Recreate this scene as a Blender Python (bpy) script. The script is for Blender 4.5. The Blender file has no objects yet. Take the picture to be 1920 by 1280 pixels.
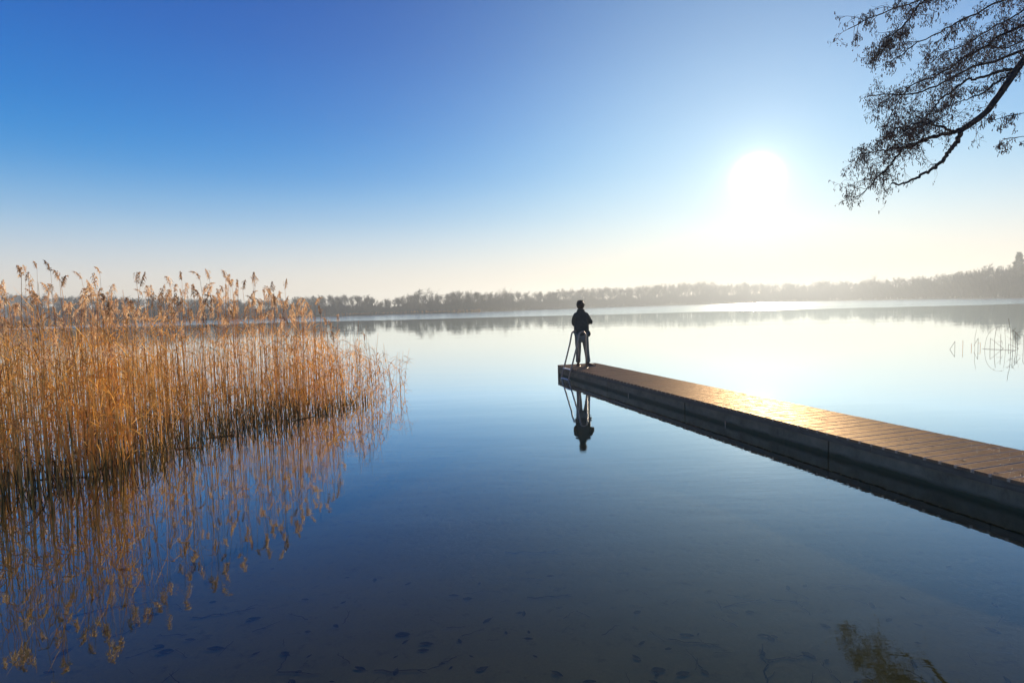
import bpy, bmesh, math, random
import numpy as np
from mathutils import Vector, Matrix
random.seed(7); rng = np.random.default_rng(7)
sc = bpy.context.scene
COL = sc.collection
D2R = math.radians

# ------------------------------------------------------------------ camera
FPX, ROLL, CAMH = 1035.0, 0.0265, 1.89
PITCH = math.atan(62.6 * math.cos(ROLL) / FPX)
F_ = np.array([0, math.cos(PITCH), -math.sin(PITCH)])
U0 = np.array([0, math.sin(PITCH), math.cos(PITCH)]); R0 = np.array([1., 0, 0])
R_ = math.cos(ROLL) * R0 - math.sin(ROLL) * U0
U_ = math.cos(ROLL) * U0 + math.sin(ROLL) * R0
CAM = np.array([0, 0, CAMH])
def ray(x, y): return F_ + (x - 960) / FPX * R_ + (640 - y) / FPX * U_
def at_z(x, y, z=0.0):                       # photo pixel -> point on the level z
    d = ray(x, y); return CAM + d * (z - CAMH) / d[2]
def at_y(x, y, Y):                           # photo pixel -> point at distance Y
    d = ray(x, y); return CAM + d * Y / d[1]
cd = bpy.data.cameras.new('camera'); cam = bpy.data.objects.new('camera', cd); COL.objects.link(cam)
cd.sensor_width = 36; cd.lens = FPX / 1920 * 36; cd.clip_start = 0.05; cd.clip_end = 6000
cam.matrix_world = Matrix(((R_[0], U_[0], -F_[0], 0), (R_[1], U_[1], -F_[1], 0), (R_[2], U_[2], -F_[2], CAMH), (0, 0, 0, 1)))
sc.camera = cam

s_ = ray(1420, 333); SUN = s_ / np.linalg.norm(s_)
SUN_EL = math.asin(SUN[2]); SUN_AZ = math.atan2(SUN[0], SUN[1])

# ------------------------------------------------------------------ node helpers
class NT:
    def __init__(s, name, world=False):
        if world: s.m = bpy.data.worlds.new(name)
        else: s.m = bpy.data.materials.new(name)
        s.m.use_nodes = True; s.t = s.m.node_tree; s.t.nodes.clear()
    def n(s, typ, ins=None, **kw):
        nd = s.t.nodes.new(typ)
        for k, v in kw.items(): setattr(nd, k, v)
        for k, v in (ins or {}).items(): s.set(nd, k, v)
        return nd
    def set(s, nd, k, v):
        i = nd.inputs[k]
        if isinstance(v, bpy.types.NodeSocket): s.t.links.new(v, i)
        elif isinstance(v, bpy.types.Node): s.t.links.new(v.outputs[0], i)
        else:
            if isinstance(v, (tuple, list)) and len(v) == 3 and len(i.default_value) == 4: v = (*v, 1)
            i.default_value = v
    def math(s, op, a, b=0.0, c=None):
        ins = {0: a, 1: b}
        if c is not None: ins[2] = c
        return s.n('ShaderNodeMath', ins, operation=op).outputs[0]
    def mix(s, f, a, b, typ='MIX'):
        nd = s.n('ShaderNodeMix', data_type='RGBA', blend_type=typ)
        s.set(nd, 0, f)
        s.set(nd, 6, a if not isinstance(a, tuple) else (*a, 1)); s.set(nd, 7, b if not isinstance(b, tuple) else (*b, 1))
        return nd.outputs[2]
    def ramp(s, f, stops):
        nd = s.n('ShaderNodeValToRGB', {0: f}); r = nd.color_ramp
        while len(r.elements) > 1: r.elements.remove(r.elements[-1])
        for i, (p, c) in enumerate(stops):
            e = r.elements[0] if i == 0 else r.elements.new(p)
            e.position = p; e.color = (*c, 1) if len(c) == 3 else c
        return nd.outputs[0]
    def noise(s, vec, scale, detail=3, rough=0.5, scl=None):
        if scl is not None: vec = s.n('ShaderNodeMapping', {'Vector': vec, 'Scale': scl}).outputs[0]
        return s.n('ShaderNodeTexNoise', {'Vector': vec, 'Scale': scale, 'Detail': detail, 'Roughness': rough}).outputs['Fac']
    def pos(s): return s.n('ShaderNodeNewGeometry').outputs['Position']
    def obj(s): return s.n('ShaderNodeTexCoord').outputs['Object']
    def out(s, sh, **k):
        o = s.n('ShaderNodeOutputMaterial' if isinstance(s.m, bpy.types.Material) else 'ShaderNodeOutputWorld', {'Surface': sh})
        return s.m

def pbsdf(t, col, rough=.6, spec=.5, normal=None, metal=0, **k):
    ins = {'Base Color': col, 'Roughness': rough, 'Specular IOR Level': spec, 'Metallic': metal}
    if normal is not None: ins['Normal'] = normal
    ins.update(k)
    return t.n('ShaderNodeBsdfPrincipled', ins).outputs[0]

def simple(name, c1, c2, scale=4, rough=.7, spec=.3, bump=0, metal=0, coord='pos', scl=None, detail=4):
    t = NT(name); v = t.pos() if coord == 'pos' else t.obj()
    f = t.noise(v, scale, detail, .6, scl)
    c = t.ramp(f, [(.3, c1), (.7, c2)])
    nrm = None
    if bump: nrm = t.n('ShaderNodeBump', {'Strength': .6, 'Distance': bump, 'Height': f}).outputs[0]
    return t.out(pbsdf(t, c, rough, spec, nrm, metal))

def leafy(name, stops, trans=.5, scale=2.2, rough=.6, objrand=True, tcol=None):
    """thin dry plant matter: diffuse + light passing through"""
    t = NT(name)
    f = t.noise(t.pos(), scale, 2, .6, (6, 6, 1.2))
    if objrand:
        r = t.n('ShaderNodeObjectInfo').outputs['Random']
        f = t.math('ADD', t.math('MULTIPLY', f, .75), t.math('MULTIPLY', r, .25))
    c = t.ramp(f, stops)
    d = pbsdf(t, c, rough, .25)
    tr = t.n('ShaderNodeBsdfTranslucent', {'Color': c if tcol is None else t.mix(.5, c, tcol)}).outputs[0]
    return t.out(t.n('ShaderNodeMixShader', {0: trans, 1: d, 2: tr}).outputs[0])

# ------------------------------------------------------------------ mesh helpers
class MB:
    def __init__(s): s.v = []; s.f = []; s.n = 0
    def add(s, v, f):
        v = np.asarray(v, float)
        s.v.append(v); s.f.extend([tuple(i + s.n for i in q) for q in f]); s.n += len(v)
    def box(s, c, h, ax=None):
        c = np.array(c, float)
        ax = np.eye(3) if ax is None else np.array(ax, float)
        vs = [c + a * h[0] * ax[0] + b * h[1] * ax[1] + d * h[2] * ax[2] for a in (-1, 1) for b in (-1, 1) for d in (-1, 1)]
        s.add(vs, [(0, 1, 3, 2), (4, 6, 7, 5), (0, 4, 5, 1), (2, 3, 7, 6), (0, 2, 6, 4), (1, 5, 7, 3)])
    def tube(s, pts, rad, k=3, cap=True, phase=0.0):
        pts = np.asarray(pts, float); n = len(pts)
        rad = np.full(n, rad) if np.isscalar(rad) else np.asarray(rad, float)
        tg = np.gradient(pts, axis=0); tg /= np.linalg.norm(tg, axis=1)[:, None] + 1e-9
        ref = np.array([0, 1., 0.13]) if abs(tg[0][1]) < .8 else np.array([1., .1, 0])
        a = np.cross(tg, ref); a /= np.linalg.norm(a, axis=1)[:, None] + 1e-9
        b = np.cross(tg, a)
        th = phase + np.arange(k) * 2 * math.pi / k
        ring = a[:, None, :] * np.cos(th)[None, :, None] + b[:, None, :] * np.sin(th)[None, :, None]
        v = (pts[:, None, :] + ring * rad[:, None, None]).reshape(-1, 3)
        f = [(i * k + j, i * k + (j + 1) % k, (i + 1) * k + (j + 1) % k, (i + 1) * k + j) for i in range(n - 1) for j in range(k)]
        if cap and k > 2: f += [tuple(range(k - 1, -1, -1)), tuple((n - 1) * k + j for j in range(k))]
        s.add(v, f)
    def blade(s, pts, wid, side):
        """flat ribbon, width direction side"""
        pts = np.asarray(pts, float); n = len(pts)
        wid = np.asarray(wid, float); side = np.asarray(side, float)
        v = np.concatenate([pts - side * wid[:, None] / 2, pts + side * wid[:, None] / 2])
        s.add(v, [(i, i + 1, n + i + 1, n + i) for i in range(n - 1)])
    def ball(s, c, r, k=6, m=4, sc_=(1, 1, 1)):
        vs = []; c = np.array(c, float)
        for i in range(m + 1):
            ph = math.pi * i / m
            for j in range(k):
                th = 2 * math.pi * j / k
                vs.append(c + r * np.array([math.sin(ph) * math.cos(th) * sc_[0], math.sin(ph) * math.sin(th) * sc_[1], math.cos(ph) * sc_[2]]))
        s.add(vs, [(i * k + j, (i + 1) * k + j, (i + 1) * k + (j + 1) % k, i * k + (j + 1) % k) for i in range(m) for j in range(k)])
    def mesh(s, name, mat, smooth=False):
        me = bpy.data.meshes.new(name)
        v = np.concatenate(s.v) if s.v else np.zeros((0, 3))
        me.vertices.add(len(v)); me.vertices.foreach_set('co', v.astype(np.float32).ravel())
        ln = np.array([len(q) for q in s.f], np.int32)
        me.loops.add(int(ln.sum())); me.loops.foreach_set('vertex_index', np.fromiter((i for q in s.f for i in q), np.int32, int(ln.sum())))
        me.polygons.add(len(ln)); me.polygons.foreach_set('loop_start', np.concatenate([[0], np.cumsum(ln)[:-1]]).astype(np.int32))
        me.polygons.foreach_set('use_smooth', np.full(len(ln), smooth))
        me.update(calc_edges=True); me.validate()
        if mat: me.materials.append(mat)
        return me
def link(name, data, parent=None, loc=(0, 0, 0), label=None, cat=None, group=None, kind=None):
    o = bpy.data.objects.new(name, data); COL.objects.link(o)
    o.location = loc
    if parent is not None: o.parent = parent
    if label: o['label'] = label
    if cat: o['category'] = cat
    if group: o['group'] = group
    if kind: o['kind'] = kind
    return o
def nrm(v): v = np.asarray(v, float); return v / (np.linalg.norm(v) + 1e-12)

# ------------------------------------------------------------------ world: sky
w = NT('World', True); sc.world = w.m
sky = w.n('ShaderNodeTexSky', sky_type='NISHITA', sun_disc=False)
sky.sun_elevation = SUN_EL; sky.sun_rotation = SUN_AZ
sky.air_density = 1.0; sky.dust_density = 0.4; sky.ozone_density = 3.0; sky.altitude = 0
gen = w.n('ShaderNodeTexCoord').outputs['Generated']
dirn = w.n('ShaderNodeVectorMath', {0: gen}, operation='NORMALIZE').outputs[0]
dot = w.n('ShaderNodeVectorMath', {0: dirn, 1: tuple(SUN)}, operation='DOT_PRODUCT').outputs['Value']
ang = w.math('ARCCOSINE', w.math('MINIMUM', dot, 0.999999))      # radians from the sun
def gauss(a, sig): return w.math('EXPONENT', w.math('MULTIPLY', w.math('POWER', w.math('DIVIDE', a, sig), 2.0), -1.0))
def expo(a, sig): return w.math('EXPONENT', w.math('MULTIPLY', w.math('DIVIDE', a, sig), -1.0))
def vscale(col, f): return w.n('ShaderNodeVectorMath', {0: col, 'Scale': f}, operation='SCALE').outputs[0]
def vadd(a, b): return w.n('ShaderNodeVectorMath', {0: a, 1: b}, operation='ADD').outputs[0]
def rgb(r, g_, b): return w.n('ShaderNodeCombineXYZ', {0: r, 1: g_, 2: b}).outputs[0]
el = w.math('MULTIPLY', w.math('ARCSINE', w.n('ShaderNodeSeparateXYZ', {0: dirn}).outputs[2]), 180 / math.pi / 90)
E_ = lambda d: d / 90
clear = w.ramp(el, [(0, (.92, .79, .61)), (E_(3), (.84, .77, .67)), (E_(6), (.52, .65, .76)), (E_(9), (.24, .49, .76)), (E_(13), (.02, .29, .71)), (E_(18), (.0, .19, .62)), (E_(24), (.0, .12, .51)), (E_(32), (.0, .07, .38)), (E_(55), (.0, .045, .22)), (1, (.0, .03, .15))])
clear.node.color_ramp.interpolation = 'B_SPLINE'
def rise(d): return w.math('SUBTRACT', 1.0, w.math('EXPONENT', w.math('MULTIPLY', w.math('POWER', w.math('MULTIPLY', el, 90 / d), 2.0), -1.0)))
tot = vadd(clear, vscale(rgb(.20, .35, .28), w.math('MULTIPLY', rise(9.), gauss(ang, D2R(24)))))
low = w.math('MULTIPLY', rise(5.), w.math('MULTIPLY', w.math('EXPONENT', w.math('MULTIPLY', w.math('POWER', w.math('MULTIPLY', el, 90 / 17.), 2.0), -1.0)), gauss(ang, D2R(32))))
tot = vadd(tot, vscale(rgb(.29, .18, .04), low))
tot = vadd(tot, vscale(rgb(.13, .06, .0), gauss(ang, D2R(15))))
tot = vadd(tot, vscale(rgb(1., .93, .8), w.math('MULTIPLY', gauss(ang, D2R(1.08)), 12.0)))
tot = vadd(tot, vscale(rgb(1., .93, .84), w.math('MULTIPLY', expo(ang, D2R(2.3)), .72)))
tot = vadd(vscale(tot, 6.8), vscale(sky.outputs[0], .015))
bg = w.n('ShaderNodeBackground', {'Color': tot, 'Strength': 0.1})
w.out(bg.outputs[0])

sl = bpy.data.lights.new('sun', 'SUN'); so = bpy.data.objects.new('sun', sl); COL.objects.link(so)
sl.energy = 5.0; sl.angle = D2R(0.53); sl.color = (1, .84, .62)
so.rotation_euler = Vector(tuple(SUN)).to_track_quat('Z', 'Y').to_euler()
so.location = (60, 150, 80)

vs = sc.view_settings; vs.view_transform = 'Standard'; vs.look = 'None'; vs.exposure = 0.55; vs.gamma = 1; vs.use_curve_mapping = False

# ------------------------------------------------------------------ terrain: lakebed, banks, far land in one sheet
shore_px = [(1920, 558), (1850, 559.3), (1780, 560), (1700, 561.3), (1570, 563.5), (1440, 566.8), (1300, 571), (1140, 576), (1000, 581), (860, 586.6), (780, 588.2), (700, 591), (560, 594.8), (440, 599), (330, 602.5), (200, 607.5)]
SH = [tuple(at_z(x, y)[:2]) for x, y in shore_px]
POLY = np.array([(-14, 1.0), (-3, .9), (6.6, 1.0), (10.2, 4.5), (14.5, 12), (60, 50), (230, 190)] + SH + [(-120, 110), (-62, 56), (-22, 16)])
def lake_sd(P):
    """signed distance, positive on land"""
    P = np.asarray(P, float)[:, :2]; d = np.full(len(P), 1e9); ins = np.zeros(len(P), bool)
    for i in range(len(POLY)):
        a, b = POLY[i], POLY[(i + 1) % len(POLY)]
        e = b - a; t = np.clip(((P - a) @ e) / (e @ e), 0, 1)
        d = np.minimum(d, np.linalg.norm(P - (a + t[:, None] * e), axis=1))
        c = ((a[1] > P[:, 1]) != (b[1] > P[:, 1])) & (P[:, 0] < (b[0] - a[0]) * (P[:, 1] - a[1]) / (b[1] - a[1] + 1e-12) + a[0])
        ins ^= c
    return np.where(ins, -d, d)
def ground_h(P):
    P = np.asarray(P, float)
    sd = lake_sd(P); r = np.hypot(P[:, 0], P[:, 1])
    bed = -np.minimum(.04 + .06 * np.minimum(-sd, 3.6) + .03 * np.maximum(-sd - 3.6, 0), 5.0)
    land = .12 * np.minimum(sd, 5) + np.maximum(sd - 5, 0) * .01 + np.where(r > 120, np.minimum(np.maximum(sd - 8, 0) * .02, 1.5), 0)
    h = np.where(sd < 0, bed, land)
    h = h + .012 * np.sin(P[:, 0] * 2.1 + np.sin(P[:, 1] * 1.3)) * np.cos(P[:, 1] * 1.7) * (r < 40)
    return h
rings = np.concatenate([[0.0], np.geomspace(.4, 1060, 120)]); NA = 288
th = np.arange(NA) * 2 * math.pi / NA
gv = [np.array([[0, 0, 0.]])] + [np.stack([r * np.sin(th), r * np.cos(th), 0 * th], 1) for r in rings[1:]]
gv = np.concatenate(gv); gv[:, 2] = ground_h(gv)
gf = [(0, 1 + (j + 1) % NA, 1 + j) for j in range(NA)]
for i in range(len(rings) - 2):
    o0, o1 = 1 + i * NA, 1 + (i + 1) * NA
    gf += [(o0 + j, o0 + (j + 1) % NA, o1 + (j + 1) % NA, o1 + j) for j in range(NA)]
t = NT('lakebed_sand'); p = t.pos()
n1 = t.noise(p, .9, 5, .6); n2 = t.noise(p, 9, 6, .65); n3 = t.noise(p, 60, 3, .6)
c = t.mix(n1, (.30, .225, .135), (.46, .36, .23))
c = t.mix(t.math('MULTIPLY', t.math('SMOOTH_MIN', t.math('MAXIMUM', t.math('SUBTRACT', n2, .56), 0.), .2, .1), 2.6), c, (.03, .028, .02))
c = t.mix(.2, c, t.ramp(n3, [(.3, (.03, .03, .02)), (.7, (.22, .19, .14))]))
z = t.n('ShaderNodeSeparateXYZ', {0: p}).outputs[2]
c = t.mix(t.math('MULTIPLY', t.math('GREATER_THAN', z, .03), 1.0), c, t.ramp(n2, [(.3, (.03, .028, .016)), (.7, (.07, .06, .03))]))
t.out(pbsdf(t, c, .9, .1, t.n('ShaderNodeBump', {'Strength': .5, 'Distance': .012, 'Height': n2}).outputs[0]))
g = MB(); g.add(gv, gf)
link('ground', g.mesh('ground', t.m, True), kind='structure')

# ------------------------------------------------------------------ water
t = NT('lake_water'); p = t.pos()
sx = t.n('ShaderNodeSeparateXYZ', {0: p})
# wind-ruffled water beyond a line across the lake; calm mirror in front of it
wob = t.noise(p, .05, 2, .5, (1, .25, 1))
line = t.math('ADD', t.math('MULTIPLY', sx.outputs[0], -.06), t.math('ADD', 118.0, t.math('MULTIPLY', t.math('SUBTRACT', wob, .5), 14.0)))
far = t.n('ShaderNodeMapRange', {'Value': t.math('SUBTRACT', sx.outputs[1], line), 'From Min': -2.0, 'From Max': 3.0}).outputs[0]
calmpatch = t.n('ShaderNodeMapRange', {'Value': t.noise(p, .012, 3, .55, (.35, 1.6, 1)), 'From Min': .55, 'From Max': .63}).outputs[0]
far = t.math('MULTIPLY', far, t.math('SUBTRACT', 1.0, t.math('MULTIPLY', calmpatch, .25)))
r1 = t.noise(p, 1.3, 2, .5, (.45, 1.5, 1)); r2 = t.noise(p, 6.0, 3, .55, (.4, 1.4, 1)); r3 = t.noise(p, .22, 2, .5, (.4, 1.3, 1))
patch = t.n('ShaderNodeMapRange', {'Value': t.noise(p, .16, 2, .5, (.3, 1.6, 1)), 'From Min': .42, 'From Max': .68}).outputs[0]
hgt = t.math('ADD', t.math('MULTIPLY', r1, .0032), t.math('MULTIPLY', t.math('MULTIPLY', r2, patch), .0028))
hgt = t.math('ADD', hgt, t.math('MULTIPLY', r3, .006))
bump = t.n('ShaderNodeBump', {'Strength': 1.0, 'Distance': .55, 'Height': hgt}).outputs[0]
rough = t.math('ADD', .006, t.math('MULTIPLY', far, .13))
gl = t.n('ShaderNodeBsdfGlossy', {'Color': (.92, .99, 1), 'Roughness': rough, 'Normal': bump}).outputs[0]
inc = t.n('ShaderNodeNewGeometry').outputs['Incoming']
cosi = t.math('ABSOLUTE', t.n('ShaderNodeVectorMath', {0: inc, 1: bump}, operation='DOT_PRODUCT').outputs['Value'])
fr = t.math('ADD', .03, t.math('MULTIPLY', 2.25, t.math('POWER', t.math('SUBTRACT', 1.0, cosi), 5.0)))    # Schlick, the same from above and below
fr = t.n('ShaderNodeClamp', {0: fr}).outputs[0]
tr = t.n('ShaderNodeBsdfTransparent', {'Color': (.60, .61, .40)}).outputs[0]
t.out(t.n('ShaderNodeMixShader', {0: fr, 1: tr, 2: gl}).outputs[0])
wv = [np.array([[0, 0, 0.]])] + [np.stack([r * np.sin(th[::4]), r * np.cos(th[::4]), 0 * th[::4]], 1) for r in (5, 20, 80, 300, 1050)]
wv = np.concatenate(wv); NB = NA // 4
wf = [(0, 1 + (j + 1) % NB, 1 + j) for j in range(NB)]
for i in range(4):
    o0, o1 = 1 + i * NB, 1 + (i + 1) * NB
    wf += [(o0 + (j + 1) % NB, o1 + (j + 1) % NB, o1 + j, o0 + j) for j in range(NB)]
g = MB(); g.add(wv, wf)
link('lake_water', g.mesh('lake_water', t.m, True), kind='structure')

# ------------------------------------------------------------------ haze
t = NT('haze_air')
hz = t.n('ShaderNodeVolumePrincipled', {'Color': (.78, .85, .90), 'Density': .00085, 'Anisotropy': .35})
t.n('ShaderNodeOutputMaterial', {'Volume': hz.outputs[0]})
g = MB(); g.box((0, 0, 13.5), (1075, 1075, 20.5))
hb = link('haze', g.mesh('haze', t.m), kind='stuff', label='pale winter haze over the lake and far wood', cat='haze')

# ------------------------------------------------------------------ jetty
ZD = .28
E0, E1 = at_z(1046, 684, ZD)[:2], at_z(1920, 904, ZD)[:2]
ju = nrm(E1 - E0); jn = np.array([ju[1], -ju[0]])       # ju: from lake end to shore;  jn: outward to the left
if jn[0] > 0: jn = -jn
JW = 1.12; JL = np.linalg.norm(E1 - E0) + 6.5
def J(s, t_, z): q = E0 + ju * s + jn * t_; return np.array([q[0], q[1], z])
JU = np.array([*ju, 0]); JN = np.array([*jn, 0]); JZ = np.array([0, 0, 1.])

t = NT('deck_wood'); 
sxy = t.n('ShaderNodeVectorMath', {0: t.pos(), 1: (ju[0], ju[1], 0)}, operation='DOT_PRODUCT').outputs['Value']
txy = t.n('ShaderNodeVectorMath', {0: t.pos(), 1: (jn[0], jn[1], 0)}, operation='DOT_PRODUCT').outputs['Value']
v = t.n('ShaderNodeCombineXYZ', {0: sxy, 1: txy}).outputs[0]
pl = t.n('ShaderNodeTexWhiteNoise', {'W': t.math('FLOOR', t.math('DIVIDE', t.math('ADD', sxy, .148 * 400 - float(E0 @ ju) - .0005), .148))}, noise_dimensions='1D').outputs['Value']
gr = t.noise(v, 14, 5, .7, (6, 1, 1)); st = t.noise(v, 2.2, 4, .65)
c = t.mix(gr, (.06, .034, .022), (.25, .13, .07))
c = t.mix(t.math('MULTIPLY', pl, .65), c, (.085, .065, .05))
c = t.mix(t.n('ShaderNodeMapRange', {'Value': st, 'From Min': .5, 'From Max': .75}).outputs[0], c, (.07, .05, .035))
ph = t.math('FRACT', t.math('DIVIDE', t.math('ADD', sxy, .148 * 400 - float(E0 @ ju) - .003), .148))
edge = t.n('ShaderNodeMapRange', {'Value': t.math('ABSOLUTE', t.math('SUBTRACT', ph, .476)), 'From Min': .375, 'From Max': .44}).outputs[0]
c = t.mix(t.math('MULTIPLY', edge, t.math('MULTIPLY', gr, 1.6)), c, (.62, .47, .33))      # sun highlights along the plank edges, painted in as paler colour
grv = t.math('SINE', t.math('MULTIPLY', sxy, 2 * math.pi / .0185))
frost = t.noise(v, 90, 2, .6)
hh = t.math('ADD', t.math('MULTIPLY', grv, .0012), t.math('MULTIPLY', t.math('ADD', gr, t.math('MULTIPLY', frost, .8)), .0022))
bm = t.n('ShaderNodeBump', {'Strength': .8, 'Distance': 1.0, 'Height': hh}).outputs[0]
rg = t.n('ShaderNodeMapRange', {'Value': t.noise(v, 7, 4, .7), 'From Min': .3, 'From Max': .75, 'To Min': .32, 'To Max': .60}).outputs[0]
dd = t.n('ShaderNodeBsdfDiffuse', {'Color': c, 'Normal': bm}).outputs[0]
gg = t.n('ShaderNodeBsdfGlossy', {'Color': (1., .76, .52), 'Roughness': rg, 'Normal': bm}).outputs[0]
DECK = t.out(t.n('ShaderNodeMixShader', {0: .095, 1: dd, 2: gg}).outputs[0])
t = NT('edge_board_wood')
v = t.n('ShaderNodeCombineXYZ', {0: t.n('ShaderNodeVectorMath', {0: t.pos(), 1: (ju[0], ju[1], 0)}, operation='DOT_PRODUCT').outputs['Value'], 1: t.n('ShaderNodeSeparateXYZ', {0: t.pos()}).outputs[2]}).outputs[0]
f = t.noise(v, 5, 4, .65, (1, 7, 1))
EDGE = t.out(pbsdf(t, t.ramp(f, [(.3, (.07, .062, .045)), (.7, (.16, .145, .11))]), .7, .3, t.n('ShaderNodeBump', {'Strength': .5, 'Distance': .004, 'Height': f}).outputs[0]))
t = NT('float_concrete')
sv = t.n('ShaderNodeVectorMath', {0: t.pos(), 1: (ju[0], ju[1], 0)}, operation='DOT_PRODUCT').outputs['Value']
zz = t.n('ShaderNodeSeparateXYZ', {0: t.pos()}).outputs[2]
v = t.n('ShaderNodeCombineXYZ', {0: sv, 1: zz}).outputs[0]
f = t.n('ShaderNodeMapRange', {'Value': t.noise(v, 3.2, 6, .72, (1, .6, 1)), 'From Min': .32, 'From Max': .68}).outputs[0]; f2 = t.noise(v, 16, 4, .7, (1, .25, 1))
c = t.mix(f, (.055, .05, .03), (.30, .27, .19)); c = t.mix(t.math('MULTIPLY', f2, .6), c, (.20, .17, .10))
wet = t.n('ShaderNodeMapRange', {'Value': t.math('ADD', zz, t.math('MULTIPLY', f, -.05)), 'From Min': .045, 'From Max': .0}).outputs[0]
c = t.mix(wet, c, (.035, .05, .025))      # algae band at the water line
FLOAT = t.out(pbsdf(t, c, .75, .3, t.n('ShaderNodeBump', {'Strength': .5, 'Distance': .01, 'Height': f2}).outputs[0]))
METAL = simple('brushed_steel', (.26, .20, .16), (.38, .31, .26), 30, .45, .5, metal=1.0)
STEP = simple('step_plastic', (.62, .64, .66), (.74, .75, .76), 20, .45, .4)

jet = link('jetty', None, loc=(*E0, 0), label='long narrow wooden bathing jetty with ribbed planks running out into the lake', cat='jetty')
def jp(name, mb, mat, sm=False, parent=jet):
    me = mb.mesh(name, mat, sm); me.transform(Matrix.Translation((-E0[0], -E0[1], 0)))
    return link(name, me, parent)
mb = MB(); s = .003; k = 0
while s < JL:
    wz = random.uniform(-.0015, .0015); hw = .0718
    a0, a1 = s, s + 2 * hw
    top = ZD + wz; b = .005
    prof = [(a0, top - .028), (a0, top - b), (a0 + b, top), (a1 - b, top), (a1, top - b), (a1, top - .028)]
    e0 = .012 + random.uniform(-.004, .004); e1 = -JW - .012 + random.uniform(-.004, .004)
    vv = [J(x, e0, z_) for x, z_ in prof] + [J(x, e1, z_) for x, z_ in prof]
    n = 6; ff = [(i, (i + 1) % n, n + (i + 1) % n, n + i) for i in range(n)] + [tuple(range(n - 1, -1, -1)), tuple(range(n, 2 * n))]
    mb.add(vv, ff); s += .148; k += 1
jp('deck', mb, DECK)
for side, t0 in ((0, -.008), (1, -JW + .008)):
    mb = MB(); s = 0.0
    while s < JL:                     # top edge board in lengths, butted with a joint
        L = min(1.2, JL - s)
        mb.box(J(s + L / 2 + .012, t0, ZD - .031 - .032), (L / 2 - .003, .014, .032), (JU, JN, JZ)); s += 1.2
    jp('edge_board', mb, EDGE)
s = .02
while s < JL:                         # concrete float sections under the deck
    L = min(3.0, JL - s)
    mb = MB(); mb.box(J(s + L / 2, -JW / 2, -.10), (L / 2 - .012, JW / 2 - .022, .277), (JU, JN, JZ)); jp('float_section', mb, FLOAT); s += 3.0
mb = MB(); mb.box(J(-.006, -JW / 2, ZD - .155), (.016, JW / 2 - .003, .124), (JU, JN, JZ)); jp('end_board', mb, EDGE)
# small cleats on the side
for s in (4.0, 7.1):
    mb = MB(); mb.box(J(s, -.03, .03), (.012, .012, .03), (JU, JN, JZ)); jp('side_bracket', mb, METAL)

# ladder
lad = link('swim_ladder', None, loc=tuple(J(.86, 0, ZD)), label='steel swim ladder with two hooped handrails at the lake end of the jetty', cat='ladder')
lo = J(.86, 0, ZD)
def lp(name, mb, mat, sm=True):
    me = mb.mesh(name, mat, sm); me.transform(Matrix.Translation(tuple(-lo))); return link(name, me, lad)
for s in (.615, 1.107):
    pts = [(-.365, ZD), (-.365, ZD + .3), (-.365, ZD + .6), (-.365, ZD + .82)]
    ta, za, r0 = -.365, ZD + .82, .1
    for i in range(1, 12):
        a = math.pi * i / 12 * (168 / 180)
        pts.append((ta + r0 - r0 * math.cos(a), za + r0 * math.sin(a) + .03 * math.sin(a)))
    pts += [(-.12, ZD + .62), (.00, ZD + .2), (.06, ZD), (.13, ZD - .25), (.17, -.2), (.25, -.7)]
    mb = MB(); mb.tube([J(s, a, z_) for a, z_ in pts], .0215, 10); lp('handrail', mb, METAL)
    mb = MB(); mb.tube([J(s, -.365, ZD + .001), J(s, -.365, ZD + .008)], .05, 14); lp('foot_flange', mb, METAL)
for z_, tt in ((ZD - .02, .066), (.0, .125), (-.24, .18), (-.48, .22)):
    mb = MB(); mb.box(J(.861, tt, z_), (.235, .035, .011), (JU, JN, JZ)); lp('step', mb, STEP)

# ------------------------------------------------------------------ person
def skin(name, verts, edges, radii, sub=2):
    me = bpy.data.meshes.new(name); me.from_pydata([tuple(v) for v in verts], edges, [])
    o = bpy.data.objects.new(name, me); COL.objects.link(o)
    md = o.modifiers.new('s', 'SKIN'); md.use_smooth_shade = True; md.branch_smoothing = .6
    for i, r in enumerate(radii):
        me.skin_vertices[0].data[i].radius = (r, r) if np.isscalar(r) else r
    me.skin_vertices[0].data[0].use_root = True
    ms = o.modifiers.new('u', 'SUBSURF'); ms.levels = ms.render_levels = sub
    dg = bpy.context.evaluated_depsgraph_get(); dg.update()
    out = bpy.data.meshes.new_from_object(o.evaluated_get(dg)); bpy.data.objects.remove(o)
    return out
def joinmesh(name, a, mb, mat):
    bm = bmesh.new(); bm.from_mesh(a); 
    if mb.n: bm.from_mesh(mb.mesh('tmp', None, True))
    me = bpy.data.meshes.new(name); bm.to_mesh(me); bm.free(); me.materials.clear(); me.materials.append(mat)
    for q in me.polygons: q.use_smooth = True
    return me
SKINM = simple('skin', (.36, .20, .14), (.42, .25, .18), 12, .55, .4)
JACK = simple('dark_jacket', (.018, .028, .026), (.04, .052, .046), 14, .75, .3, bump=.006)
JEANS = simple('blue_jeans', (.10, .12, .105), (.17, .19, .165), 18, .85, .2, bump=.004)
SHOE = simple('brown_shoe', (.07, .03, .02), (.12, .05, .035), 25, .6, .4)
SOLE = simple('pale_sole', (.22, .17, .14), (.3, .24, .2), 25, .7, .3)
HAIR = simple('brown_hair', (.025, .014, .008), (.06, .032, .016), 40, .55, .4, bump=.006)
pf = at_z(1091.5, 686.0, ZD)
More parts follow.
